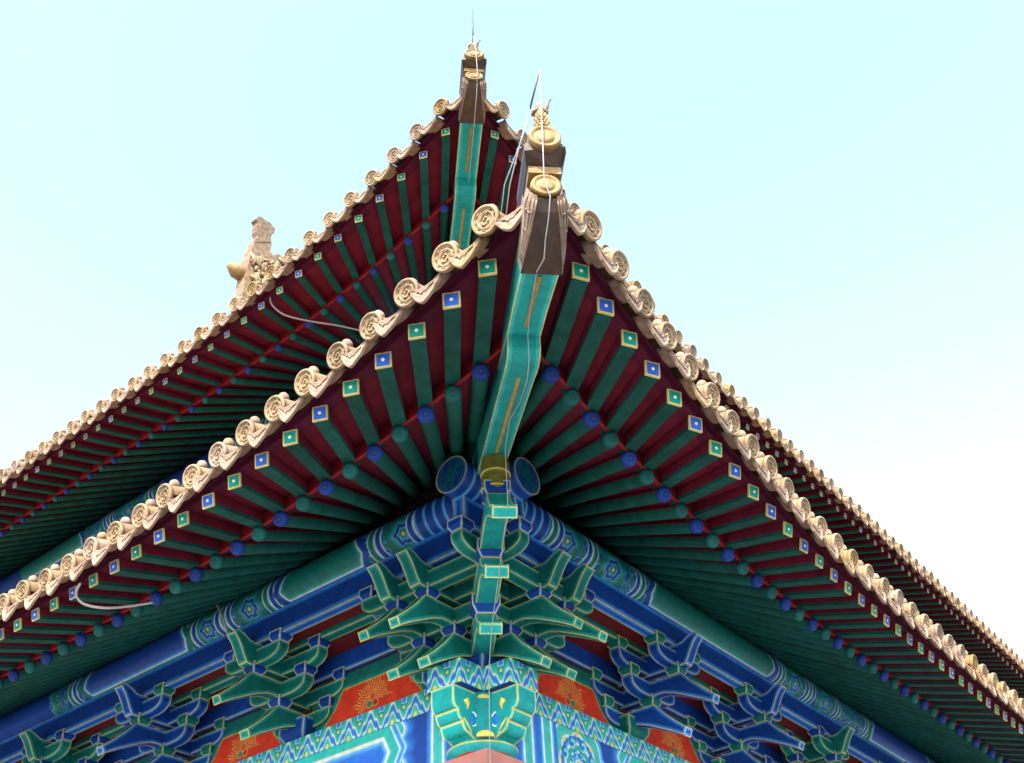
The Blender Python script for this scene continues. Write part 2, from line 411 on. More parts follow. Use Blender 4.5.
# rafter meshes: unit length along +x from the outer end
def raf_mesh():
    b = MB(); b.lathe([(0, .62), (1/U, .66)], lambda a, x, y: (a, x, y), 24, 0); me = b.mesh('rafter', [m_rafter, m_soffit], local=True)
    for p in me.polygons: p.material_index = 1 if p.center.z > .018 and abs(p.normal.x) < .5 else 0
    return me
def raf_end_mesh(color):
    b = MB(); A = lambda a, x, y: (-a, x, y)
    b.lathe([(-.3, .65), (.0, .65), (.12, .60), (.21, .50)], A, 20, 0); b.lathe([(.21, .50), (.27, .36)], A, 20, 1); b.lathe([(.27, .36), (.31, .1)], A, 20, 0); b.lathe([(.31, .1), (.315, 0)], A, 14, 2)
    s = SETS[color]; return b.mesh('rafter_end', [mat('rafter_end_'+color, (0.008, 0.04, 0.24) if color == 'blue' else (0.005, 0.105, 0.10)), mat('rafter_end_mid_'+color, (0.012, 0.06, 0.30) if color == 'blue' else (0.008, 0.14, 0.13)), mat('dull_gold', (0.12, 0.11, 0.05))], local=True)
def fly_mesh():
    b = MB(); h = .56; b.box(lambda x, y, z: (x, y, z), 0, 1/U, -h, h, -h, -h*.45, 0); b.box(lambda x, y, z: (x, y, z), 0, 1/U, -h*.985, h*.985, -h*.45+.003, h, 1); return b.mesh('flying_rafter', [m_rafter, m_soffit], local=True)
def fly_end_mesh(color):
    b = MB(); h = .60; I = lambda x, y, z: (x, y, z)
    b.box(I, -.05, .12, -h, h, -h, h, 1)
    b.box(I, -.075, -.045, -h+.13, h-.13, -h+.13, h-.13, 0)
    b.lathe([(0.07, .13), (.10, .13)], lambda a, x, y: (-a, x, y), 10, 2)
    return b.mesh('rafter_end', [mat('flying_end_'+color, (0.03, 0.12, 0.55) if color == 'blue' else (0.0, 0.28, 0.20)), mat('pale_gold_frame', (0.56, 0.48, 0.17), .5), m_white], local=True)
rm, fm = raf_mesh(), fly_mesh()
rend = [raf_end_mesh('green'), raf_end_mesh('blue')]; fend = [fly_end_mesh('green'), fly_end_mesh('blue')]
for nm, me0, ends in (('rafter', rm, rend), ('flying_rafter', fm, fend)):
    near, far = ranked(inst[nm], lambda it: it[0]); bunch = []
    for lst, ind in ((near, True), (far, False)):
        for e, b, ci, en, up in lst:
            d = b-e; ln = d.length*U; d.normalize(); yv = Vector((0, 0, 1)).cross(d).normalized(); zv = d.cross(yv)
            mx = Matrix.Identity(4)
            for i in range(3): mx[i][0] = d[i]; mx[i][1] = yv[i]; mx[i][2] = zv[i]
            mx.translation = W(e)
            lat = .74 if up >= 1 else 1.0; pl_ = lat*(1-.30*(up % 1)); ms = mx @ Matrix.Diagonal((ln, lat, lat, 1)); mx = mx @ Matrix.Diagonal((lat, lat, lat, 1))
            mp = mx.copy()
            if en is not None:
                a = Vector((d.x, d.y, 0)).normalized()
                x2 = (a*.72-en*.28).normalized(); x2 = Vector((x2.x, x2.y, d.z)).normalized()
                y2 = Vector((0, 0, 1)).cross(x2).normalized(); z2 = x2.cross(y2)
                for i in range(3): mp[i][0] = x2[i]; mp[i][1] = y2[i]; mp[i][2] = z2[i]
                mp.translation = W(e-x2*.22); mp = mp @ Matrix.Diagonal((lat, pl_, pl_, 1))
            if ind:
                o_ = link(nm, me0, hall); o_.matrix_basis = ms
                c_ = link('rafter_end', ends[ci], o_); c_.matrix_basis = ms.inverted() @ mp
            else: bunch += [(me0, ms), (ends[ci], mp)]
    if bunch: merged(nm, bunch, hall)
# ------------------------------------------------------------------ corner beams
def hip_beam(up):
    off = Vector(UP) if up else Vector((0, 0, 0))
    def D(q, lat, z):
        if up:
            wt = max(0.0, min(1.0, (q-28)/6)); z = z+wt*(6.5+(z-5.3)*.72-z)
        return tuple(Vector(diag(q, lat, z))+off)
    zz = 0.0
    b = MB()          # old beam
    prof = [(2, 16.6), (9.5, 13.6), (13.6, 11.85), (20, 9.2), (25.4, 6.92), (26.3, 6.48), (26.95, 6.24), (27.4, 6.2), (27.75, 6.36), (27.95, 6.75), (28.03, 7.5), (28.1, 9.5), (28.1, 11), (14, 15.6), (2, 19.5)]
    b.prism(prof, lambda x, y, t: D(x, t, y), -1.15, 1.15)
    ob = b.build('corner_beam', SETS['teal'], hall, lined=LW)
    b = MB(); b.prism([(14.6, 11.46), (20, 9.23), (25.6, 6.88), (25.6, 6.80), (20, 9.13), (14.6, 11.36)], lambda x, y, t: D(x, t, y), -.13, .13); b.build('gilded_strip', [mat('old_gilding', (0.36, 0.24, 0.05), .4, .3, 10)], ob)
    b = MB()
    prof = [(24, 9.4), (28.2, 7.65), (30.5, 6.95), (34.3, 5.35), (34.6, 8.0), (34.3, 9.3), (24, 12)]
    b.prism(prof, lambda x, y, t: D(x, t, y), -1.17, 1.17)
    yb = b.build('corner_beam', SETS['teal'], hall, lined=LW)
    b = MB(); b.prism([(28.9, 7.5), (30.5, 6.95), (33.6, 5.6), (33.6, 5.53), (30.5, 6.88), (28.9, 7.43)], lambda x, y, t: D(x, t, y), -.13, .13); b.build('gilded_strip', [mat('old_gilding', (0.36, 0.24, 0.05), .4, .3, 10)], yb)
    # glazed cap over the beam end, with carved cheeks
    b = MB()
    for t0, t1, m in ((-1.28, 1.28, 0),):
        vs = []
        ring = [(34.0, 5.15, 1.28), (34.9, 5.62, 1.08), (35.7, 6.2, .88), (36.4, 6.95, .70), (36.75, 7.55, .62), (36.5, 8.3, .6), (34.0, 8.6, .9)]
        n = len(ring); vs = [D(q, -wd, z) for q, z, wd in ring]+[D(q, wd, z) for q, z, wd in ring]
        b.add(vs, [list(range(n))[::-1], list(range(n, 2*n))]+[[i, (i+1) % n, n+(i+1) % n, n+i] for i in range(n)], 0)
    cap = b.build('beam_cap', [m_brown], yb)
    for sg in (-1, 1):
        b = MB(); outer = (1.34, 1.36, 1.34, 1.28, 1.1)
        for dz, fl in ((0, 0), (.22, 1)):
            b.grid([[D(q+.05, sg*(wd+(w2-wd)*t), z+dz+.55*t*t) for t in (-.05, .35, .7, 1)] for (q, z, wd), w2 in zip(ring[:5], outer)], 0)
        b.grid([[D(q+.05, sg*w2, z+.55), D(q+.05, sg*(w2+.02), z+.85), D(q-.4, sg*w2, z+1.6)] for (q, z, wd), w2 in zip(ring[:5], outer)], 0)
        for i in range(4):
            pts = []
            for k in range(9):
                a = k/8; x = .4+a*3.4; x = min(x, 3.999); m_ = int(x); fr = x-m_
                q, z, wd = [ring[m_][c]+(ring[m_+1][c]-ring[m_][c])*fr for c in range(3)]; w2 = outer[m_]+(outer[m_+1]-outer[m_])*fr
                t = min(1.0, .12+.28*i+.12*math.sin(a*5+i)); pts.append(D(q+.07, sg*(wd+(w2-wd)*t), z-.02+.55*t*t))
            b.tube(pts, .055, 5, 0)
        for q0, l0, z0, r0 in ((36.25, .98, 7.05, .30), (35.6, 1.12, 6.45, .2)):
            b.tube([D(q0+.1, sg*(l0+r0*(1-k/15)*math.cos(k*.75)), z0+r0*(1-k/15)*math.sin(k*.75)) for k in range(13)], .07, 6, 0)
        b.build('carved_cheek', [m_tilep], yb)
    # hip ridge with its stepped front end
    b = MB()
    back = 0.0 if not up else -40
    def ridge_z(q): d = 36.5-q; return 9.2+d*.46+d*d*.0035
    rows = []
    for q in np.linspace(35.2, back if not up else -55, 14):
        z = ridge_z(q); rows.append([D(q, x, z+h) for x, h in ((-1.1, -1.5), (-1.1, .9), (-.75, 1.1), (-.75, 2.2), (-.95, 2.3), (-.6, 3.1), (0, 3.4), (.6, 3.1), (.95, 2.3), (.75, 2.2), (.75, 1.1), (1.1, .9), (1.1, -1.5))])
    b.grid(rows, 0); b.add(rows[0], [list(range(13))], 0)
    hr = b.build('hip_ridge', [m_tilep], hall)
    # nose: lower round tile, band, corbelled slab, upper round tile
    b = MB(); b.lathe([(35.6, .9), (36.75, .95), (36.9, .9), (36.92, .75), (36.85, .68), (36.85, .5), (36.93, .45), (36.9, .2), (36.88, 0)], lambda a, x, y: D(a, x, 8.75+y-(a-36.6)*.35), 22, 0); b.build('ridge_tile', [m_amber], hr)
    b = MB(); b.box(D, 35.0, 36.85, -1.0, 1.0, 9.75, 10.35, 0); b.build('ridge_band', [m_amber], hr)
    b = MB(); ring = [(-1.05, 10.4), (1.05, 10.4), (1.28, 10.9), (1.28, 11.5), (1.0, 11.8), (-1.0, 11.8), (-1.28, 11.5), (-1.28, 10.9)]
    n = len(ring); vs = [D(36.6+.75*(z-10.4)/.5 if z < 10.95 else 37.35, x, z) for x, z in ring]+[D(34.4, x, z) for x, z in ring]
    b.add(vs, [list(range(n)), list(range(n, 2*n))[::-1]]+[[i, (i+1) % n, n+(i+1) % n, n+i] for i in range(n)]); b.build('ridge_slab', [m_brown], hr)
    b = MB(); b.lathe([(35.0, 1.0), (37.45, 1.05), (37.62, 1.0), (37.64, .84), (37.57, .77), (37.57, .6), (37.64, .55), (37.6, .2), (37.6, 0)], lambda a, x, y: D(a, x, 12.05+y-(a-37.3)*.3), 22, 0); b.build('ridge_tile', [m_amber], hr)
    return D
D0 = hip_beam(0); D1 = hip_beam(1)
# vase under the lower corner beam
b = MB(); b.lathe([(8.0, .0), (8.0, .95), (8.15, 1.15), (8.45, 1.22), (9.5, 1.25), (9.7, 1.12), (9.8, 1.2), (10.0, 1.27), (11.1, 1.22), (11.6, 1.1), (11.9, 1.0)], lambda a, x, y: (-13.55+x, -13.55+y, a), 24, 0)
b.lathe([(8.35, 1.24), (8.45, 1.29), (8.55, 1.26)], lambda a, x, y: (-13.55+x, -13.55+y, a), 24, 1)
b.lathe([(9.9, 1.26), (10.0, 1.31), (10.1, 1.28)], lambda a, x, y: (-13.55+x, -13.55+y, a), 24, 1)
b.build('beam_vase', [m_vase, m_gold], hall)
# ------------------------------------------------------------------ brackets
ZD = (3.0, 5.5, 7.95)                 # undersides of the small blocks
ST = 3.7
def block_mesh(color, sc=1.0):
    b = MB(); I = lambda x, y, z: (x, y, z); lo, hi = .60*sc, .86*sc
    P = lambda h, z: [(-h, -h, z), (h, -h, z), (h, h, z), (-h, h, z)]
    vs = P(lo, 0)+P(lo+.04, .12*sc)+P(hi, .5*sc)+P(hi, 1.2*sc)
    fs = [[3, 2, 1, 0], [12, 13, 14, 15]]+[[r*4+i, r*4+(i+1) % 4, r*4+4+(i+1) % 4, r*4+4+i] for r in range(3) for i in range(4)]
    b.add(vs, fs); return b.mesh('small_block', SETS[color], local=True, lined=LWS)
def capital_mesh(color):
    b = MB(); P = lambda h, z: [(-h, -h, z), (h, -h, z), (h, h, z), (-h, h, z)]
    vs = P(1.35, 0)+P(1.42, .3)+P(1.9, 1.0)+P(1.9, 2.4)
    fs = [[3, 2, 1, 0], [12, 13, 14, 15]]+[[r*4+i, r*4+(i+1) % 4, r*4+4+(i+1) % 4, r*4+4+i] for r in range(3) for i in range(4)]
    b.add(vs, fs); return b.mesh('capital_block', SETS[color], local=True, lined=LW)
def arm_profile(l0, l1, zb, h=1.62, c0=True, c1=True):
    """bracket arm in (s,z): curved undersides at both ends"""
    p = []
    def end(l, sg):
        e = l*1.0; q = []
        for k in range(8):
            a = k/7*math.pi/2
            q.append((e-sg*2.1*(1-math.sin(a)), zb+1.05*(1-math.cos(a)) if True else 0))
        q.append((e, zb+h)); return q
    p += end(l1+.62, 1) if c1 else [(l1, zb), (l1, zb+h)]
    p += end(l0-.62, -1)[::-1] if c0 else [(l0, zb+h), (l0, zb)]
    return p
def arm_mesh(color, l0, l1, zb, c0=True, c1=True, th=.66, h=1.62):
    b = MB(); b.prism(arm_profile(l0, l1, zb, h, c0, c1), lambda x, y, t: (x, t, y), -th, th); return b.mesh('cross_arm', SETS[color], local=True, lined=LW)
ANG = [(0, 3.75), (4.3, 3.75), (4.9, 3.95), (5.9, 3.92), (7.2, 3.5), (8.6, 2.85), (10.1, 2.12), (11.4, 1.38), (11.8, 2.15), (10.7, 3.05), (9.5, 4.15), (8.3, 5.5), (0, 5.5)]
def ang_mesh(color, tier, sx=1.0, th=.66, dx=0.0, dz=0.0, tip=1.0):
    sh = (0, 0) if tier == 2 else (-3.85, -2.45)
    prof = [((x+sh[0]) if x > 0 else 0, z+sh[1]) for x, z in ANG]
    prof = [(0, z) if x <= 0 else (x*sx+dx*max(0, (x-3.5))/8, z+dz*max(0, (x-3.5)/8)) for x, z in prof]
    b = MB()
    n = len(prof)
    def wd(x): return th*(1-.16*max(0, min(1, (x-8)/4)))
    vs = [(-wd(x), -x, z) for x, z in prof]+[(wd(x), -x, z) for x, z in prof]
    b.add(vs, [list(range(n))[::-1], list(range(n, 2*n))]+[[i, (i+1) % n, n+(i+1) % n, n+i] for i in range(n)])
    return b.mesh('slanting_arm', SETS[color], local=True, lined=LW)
HEAD = [(0, 6.25), (8.6, 6.25), (9.05, 6.35), (9.45, 6.9), (9.85, 7.6), (10.35, 8.35), (11.05, 9.05), (10.65, 9.45), (9.8, 9.25), (9.0, 8.8), (8.4, 8.7), (0, 8.7)]
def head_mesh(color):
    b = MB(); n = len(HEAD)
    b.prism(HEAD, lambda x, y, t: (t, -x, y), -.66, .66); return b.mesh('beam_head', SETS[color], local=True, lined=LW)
OTHER = {'green': 'blue', 'blue': 'green'}
MC = {}
def cached(key, fn):
    if key not in MC: MC[key] = fn()
    return MC[key]
def place(name, me, parent, side, s, o, z, up=0):
    mx = side_matrix(offs(side, up), s, o, z, 0.0)
    ob = link(name, me, parent); ob.matrix_basis = mx; return ob
def bracket_set(side, s0, color, up=0):
    oc = OTHER[color]; f = offs(side, up)
    root = place('bracket_set', cached(('cap', oc), lambda: capital_mesh(oc)), hall, side, s0, 0, 0, up)
    inv = side_matrix(f, s0, 0, 0, 0.0).inverted()
    def put(name, me, ds, o, z):
        ob = link(name, me, root); ob.matrix_basis = inv @ side_matrix(f, s0+ds, o, z, 0.0)
    am = lambda l, zb: cached(('arm', color, l, zb), lambda: arm_mesh(color, -l, l, zb))
    bl = cached(('blk', oc), lambda: block_mesh(oc))
    for o, l, zb, zd in ((0, 3.65, 1.4, ZD[0]), (0, 5.5, 3.9, ZD[1]), (ST, 3.65, 3.9, ZD[1]), (ST, 5.5, 6.35, ZD[2]), (2*ST, 3.65, 6.35, ZD[2])):
        put('cross_arm', am(l, zb), 0, o, 0)
        for sg in (-1, 1): put('small_block', bl, sg*l, o, zd)
    for tier, o in ((1, ST), (2, 2*ST)):
        put('slanting_arm', cached(('ang', color, tier), lambda: ang_mesh(color, tier)), 0, 0, 0)
        put('small_block', bl, 0, o, ZD[tier-1])
    put('beam_head', cached(('head', color), lambda: head_mesh(color)), 0, 0, 0)
    return root
SETPOS = {'L': [(24.3, 'green'), (43.9, 'blue'), (63.5, 'green'), (83.1, 'blue')], 'R': [(24.3, 'blue'), (43.9, 'blue'), (63.5, 'green'), (83.1, 'blue'), (102.7, 'green')]}
for side in 'LR':
    for s, c in SETPOS[side]: bracket_set(side, s, c)
# corner cluster
corner = place('bracket_set', cached(('cap', 'blue'), lambda: capital_mesh('blue')), hall, 'R', 0, 0, 0)
corner['label'] = 'corner bracket cluster with three stacked diagonal arms'
inv = side_matrix(FR['R'], 0, 0, 0, 0.0).inverted()
def putc(name, me, side, s, o, z):
    ob = link(name, me, corner); ob.matrix_basis = inv @ side_matrix(FR[side], s, o, z+(.03 if side == 'R' else 0), 0.0); return ob
G_ = 'green'; bl = cached(('blk', 'blue'), lambda: block_mesh('blue'))
for side in 'LR':
    putc('capital_block', cached(('cap', 'blue'), lambda: capital_mesh('blue')), side, 3.8, 0, 0)
    for s in (0, 3.8):
        for tier, o in ((1, ST), (2, 2*ST)):
            putc('slanting_arm', cached(('ang', G_, tier), lambda: ang_mesh(G_, tier)), side, s, 0, 0)
            putc('small_block', bl, side, s, o, ZD[tier-1])
        putc('beam_head', cached(('head', G_), lambda: head_mesh(G_)), side, s, 0, 0)
    # long arms crossing at the corner
    for o, e0, e1, zb, zd, c0 in ((0, 0, 3.8+3.65, 1.4, ZD[0], False), (0, 0, 3.8+5.5, 3.9, ZD[1], False),
                                  (ST, -ST, 3.8+3.65, 3.9, ZD[1], False), (ST, -ST, 3.8+5.5, 6.35, ZD[2], False), (2*ST, -2*ST-3.65, 3.8+3.65, 6.35, ZD[2], True)):
        putc('cross_arm', cached(('carm', o, e0, e1, zb, side), lambda: arm_mesh(G_, e0, e1, zb, c0=c0)), side, 0, o, 0)
        putc('small_block', bl, side, e1, o, zd)
        if c0: putc('small_block', bl, side, e0, o, zd)
# diagonal arms
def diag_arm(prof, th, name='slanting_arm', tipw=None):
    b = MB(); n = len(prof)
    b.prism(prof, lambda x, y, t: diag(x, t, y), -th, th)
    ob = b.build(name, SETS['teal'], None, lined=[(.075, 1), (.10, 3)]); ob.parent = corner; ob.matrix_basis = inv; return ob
diag_arm([(0, 1.47), (3.6, 1.47), (4.6, 1.62), (5.6, 1.3), (6.6, .55), (7.78, -.65), (8.05, .15), (7.9, .45), (6.7, 1.2), (5.7, 2.2), (5.2, 3.0), (0, 3.0)], .98)
diag_arm([(0, 3.83), (7.2, 3.83), (8.2, 4.0), (9.4, 3.65), (10.8, 2.65), (12.2, 1.3), (12.5, 2.15), (12.35, 2.45), (10.9, 3.4), (9.8, 4.5), (9.2, 5.5), (0, 5.5)], .98)
diag_arm([(0, 6.2), (11.0, 6.2), (12.4, 6.25), (13.6, 5.85), (15.4, 4.4), (17.2, 2.6), (17.5, 3.4), (17.35, 3.75), (16.0, 4.8), (15.0, 6.3), (14.6, 7.3), (0, 7.3)], .98)
for q, z, s in ((4.7, 3.02, 1.5), (8.7, 5.52, 1.4), (13.55, 7.3, 1.3)):
    b2 = block_mesh('blue', s); ob = link('small_block', b2, corner)
    ob.matrix_basis = inv @ (Matrix.Translation(W((-q, -q, z))) @ Matrix.Rotation(math.pi/4, 4, 'Z'))
# ------------------------------------------------------------------ bracket boards between the sets
def flame_board(side, s0, s1, name='bracket_board'):
    f = FR[side]; c = (s0+s1)/2; hw = (s1-s0)/2
    def col(s, t):
        x = s-c; out = np.tile(np.array(RED), (len(s), 1)); 
        edge = hw-.5-np.where(t < 1.6, 1.5+.0*t, np.where(t < 3.2, 3.0, 4.6))
        e2 = hw-1.6-1.6*np.clip((t-.2)/2.2, 0, 1)**1.5-1.4*np.clip((t-2.2)/2.5, 0, 1)
        d = np.minimum(e2-np.abs(x), 4.6-t)
        r = np.hypot(x, t-2.0); th = np.arctan2(t-2.0, x)
        ray = (np.abs(np.sin(th*19+np.sin(r*4.5+th)*1.3)) < .45) & (r > .7) & (r < 2.75-.6*np.abs(np.sin(th*5))) & (th > -.6) & (th < 3.74)
        out[ray] = np.array((.62, .46, .10))
        jw = np.array((0.05, .16, .12))
        for jx, jt, jr, jc in ((-.4, 1.75, .36, (.5, .03, .02)), (.4, 1.75, .36, (.02, .2, .14)), (0, 2.4, .36, (.55, .06, .04))):
            rr = np.hypot(x-jx, t-jt); out[rr < jr+.1] = np.array((.6, .42, .08)); out[rr < jr] = np.array(jc)
        out = np.where((d < .28)[:, None], np.array(GOLD)*.8, out)
        out = np.where((d < .18)[:, None], ramp(-d, [(-.2, GREEN_M), (.5, GREEN), (3, GREEN)]), out)
        return out
    return painted(name, lambda s, t: f(s, .28+0*s, t), s0, s1, 0.0, 6.0, .08, .08, col, hall)
for side in 'LR':
    pos = [3.8]+[s for s, _ in SETPOS[side]]
    for a, b_ in zip(pos[:-1], pos[1:]): flame_board(side, a+1.2, b_-1.2)
# tie beams over the brackets, cover boards
def lined_bar(name, side, o0, o1, z0, z1, s0, s1, color, up=0, lined=LW):
    if side == 'R': z0 += .035; z1 += .035
    b = MB(); b.box(lambda x, y, z: offs(side, up)(x, y, z), s0, s1, o0, o1, z0, z1); return b.build(name, SETS[color], hall, lined=lined)
for up in (0, 1):
    for side in 'LR':
        L = LEN[side]
        f = offs(side, up)
        lined_bar('tie_beam', side, -.7, .7, 6.3, 8.75, 4, L, 'blue', up)
        lined_bar('tie_beam', side, ST-.62, ST+.62, 8.7, 11.0, -ST, L, 'green', up)
        lined_bar('eave_tie_beam', side, 2*ST-.62, 2*ST+.62, 8.7, 11.65, -11.3, L, 'blue', up, lined=[(.08, 1), (.22, 2), (.22, 3)])
        b = MB(); b.box(f, -ST, L, .65, ST-.6, 8.35, 8.6); b.box(f, -2*ST, L, ST+.6, 2*ST-.6, 9.4, 9.65); b.build('cover_board', [mat('cover_board_red', (.12, .01, .012), .6)], hall)
        b = MB(); b.box(f, 0, L, -.6, .2, 0, 18); b.build('inner_wall', [m_wood], hall)
# ------------------------------------------------------------------ painted purlins
def purlin_colors(side, up=0):
    # panel: (start, end, field) along s
    def panels():
        if side == 'L': return [(7.2, 19.3, 'g'), (35, 54.5, 'b'), (76, 97, 'g'), (116, 137, 'b')]
        return [(18.2, 46.3, 'g'), (76, 98, 'b'), (110, 136, 'g')]
    PN = panels()
    def col(s, t):
        a = t           # arc position from bottom, units
        out = np.zeros((len(s), 3)); 
        # decoration cells: stripes and whorl flowers
        ph = s
        p = np.sin(3.3*s+1.8*np.sin(2.1*a+.3*s))*np.sin(2.9*a+1.4*np.sin(1.7*s))+.35*np.sin(5.1*s+2.3*a)
        out[:] = ramp(p, [(-1.4, BLUE), (-.35, BLUE), (-.12, BLUE_M), (-.05, BLUE_L), (0, GREEN_L), (.06, GREEN_M), (.3, GREEN), (1.4, GREEN)])
        out[(np.abs((s % 2.35)-1.2) < .15) & (np.abs(a-.35-.3*np.sin(s)) < .17)] = GOLD
        hoops = ((-1.6, 3), (4.6, 2), (20.3, 2), (27.3, 3), (33.2, 2), (56.2, 2), (67, 3)) if side == 'L' else ((-.4, 3), (6.4, 2), (15.2, 2), (47.6, 2), (55.2, 3), (64, 2), (73.8, 2))
        flow = (1.55, 24.2, 31.2, 62.6) if side == 'L' else (2.95, 10.9, 52.2, 61.2)
        for c0 in flow:
            m = np.abs(s-c0) < 2.2
            if not m.any(): continue
            x = (s[m]-c0)*.95; y = a[m]-1.9; th = np.arctan2(y, x); r = np.hypot(x, y)/(1+.13*np.sin(th*6+.5)+.05*np.sin(th*11))
            cc = ramp(r, [(0, GOLD), (.16, GOLD), (.22, GREEN), (.5, GREEN_M), (.58, BLUE_L), (.7, BLUE), (1.0, BLUE), (1.08, BLUE_M), (1.14, BLUE_L), (1.2, GREEN_M), (1.45, GREEN_M), (1.8, GREEN)])
            out[m] = cc
        for h0, n_ in hoops:
            for i_ in range(n_):
                x = s-(h0+i_*.95)-.28*np.sin(a*.8); k = np.abs(x) < .5
                A_, L_ = ((BLUE, BLUE_L), (GREEN, GREEN_L))[i_ % 2]
                out[k] = ramp(np.abs(x[k]), [(0, A_), (.22, A_), (.36, L_), (.43, WHITE), (.5, GREEN_M)])
        for p0, p1, fld in PN:
            A, B, Lt, Mt = (GREEN, BLUE, GREEN_L, GREEN_M) if fld == 'g' else (BLUE, GREEN, BLUE_L, BLUE_M)
            BL = BLUE_L if fld == 'g' else GREEN_L; BM = BLUE_M if fld == 'g' else GREEN_M
            dd = np.minimum(s-p0, p1-s)-.55*np.abs(a-2.0); d = np.minimum(dd, a-.75)
            d = np.where(a > 3.6, np.minimum(dd, 9), d)
            k = np.minimum(dd+1.0, 9) > 0
            cc = ramp(d, [(-1.0, B), (-.4, B), (-.16, BM), (-.08, BL), (-.04, WHITE), (.06, GOLD), (.10, Lt), (.3, Mt), (.7, A), (3, A)])
            out[k] = cc[k]
        e = s < 1.0*0-.3 if not up else s < -99
        if not up:
            k = s < -.1       # corner: plain blue hoops
            st2 = np.abs(((s+.1) % 1.25)-.62); out[k] = ramp(st2, [(0, BLUE), (.3, BLUE), (.48, BLUE_M), (.57, BLUE_L), (.63, GREEN_L)])[k]
        return out
    return col
def purlin(side, up):
    f = offs(side, up); L = LEN[side]; s0 = -12.5
    b = MB(); b.lathe([(s0, PR-.03), (L, PR-.03)], lambda a, x, y: f(a, PO+x, PZ+y), 24, 0)
    root = b.build('eave_purlin', [SETS['blue'][0]], hall)
    vis = {('L', 0): 62, ('R', 0): 110, ('L', 1): 95, ('R', 1): 30}[(side, up)]
    t0, t1 = -.6, 5.2
    def fn(s, t):
        th = -math.pi/2+t/PR; return f(s, PO+PR*np.cos(th), PZ+PR*np.sin(th))
    painted('painted_decoration', fn, s0, vis, t0, t1, .07, .12, purlin_colors(side, up), root)
    # end disc with a whorl flower
    def cd(s, t):
        r = s; th = t
        x = r*np.cos(th); y = r*np.sin(th)
        p = np.sin(4.1*x+1.9*np.sin(3.1*y))*np.sin(3.9*y+1.7*np.sin(2.7*x))+.3*np.cos(8*th+r*4)
        c = ramp(p, [(-1.2, BLUE), (-.2, BLUE), (0, BLUE_M), (.12, GREEN), (1.3, GREEN)])*.8
        k = r > 1.62; c[k] = ramp(r, [(1.6, BLUE), (1.74, BLUE_M), (1.82, GOLD), (1.9, GOLD)])[k]
        return c
    if not up:
        painted('painted_end', lambda r, t: f(s0-.04+0*r, PO+r*np.cos(t), PZ+r*np.sin(t)), 0.01, PR, 0, 2*math.pi, .06, .10, cd, root)
for up in (0, 1):
    for side in 'LR': purlin(side, up)
# ------------------------------------------------------------------ plate beam, architrave and their crossing heads
PALE = (0.60, 0.62, 0.32)
def ruyi(s, t):
    """t from bottom (0) to top (1.75): cloud-head band"""
    p = 3.0; x = np.abs(((s+p/2) % p)-p/2)                     # 0 at peak
    xx = x/(p/2); h = 2.05-1.95*(xx-.075*np.sin(4*math.pi*xx))
    d = (h-t)*.55
    out = ramp(d, [(-1.2, GREEN_M), (-.55, GREEN_M), (-.3, TEAL), (-.15, GREEN_L), (-.09, PALE), (-.02, PALE), (.02, BLUE_L), (.12, BLUE_M), (.34, BLUE_M), (.42, BLUE_L), (.46, PALE), (.50, PALE), (.56, GREEN_L), (.7, TEAL), (1.3, TEAL)])
    d3 = .42-np.hypot(x*1.1, (t-.2)*.8); q = d3 > -.1; out[q] = ramp(d3, [(-.1, GREEN_L), (0, TEAL), (.16, TEAL), (.2, GOLD), (.5, GOLD)])[q]
    d2 = np.minimum(.30-np.abs(x-p/2), t-1.75); k = d2 > -.06
    out[k] = ramp(d2, [(-.06, PALE), (0, BLUE_L), (.1, BLUE_M)])[k]
    out[(np.hypot(x-p/2, t-1.3) < .17)] = GOLD
    return out
PLZ = -2.25
def poly_box(name, side, s0, s1, o0, o1, z0, z1, mats, parent):
    b = MB(); b.box(FR[side], s0, s1, o0, o1, z0, z1); return b.build(name, mats, parent)
PWD = 2.02
heads = {}
for side in 'LR':
    L = LEN[side]; f = FR[side]
    root = poly_box('plate_beam', side, -5.1, L, -PWD, PWD-.02, PLZ, 0-(0.01 if side == 'L' else 0), SETS['blue'], hall)
    painted('painted_decoration', lambda s, t: f(s, PWD+0*s, PLZ+t), -5.1, 75, 0, 2.25, .045, .045, lambda s, t: ruyi(s-(.4 if side == 'L' else .4), t), root)
    painted('painted_end', lambda s, t: f(-5.12+0*s, s, PLZ+t), -PWD, PWD, 0, 2.25, .045, .045, lambda s, t: ruyi(s+1.1, t), root)
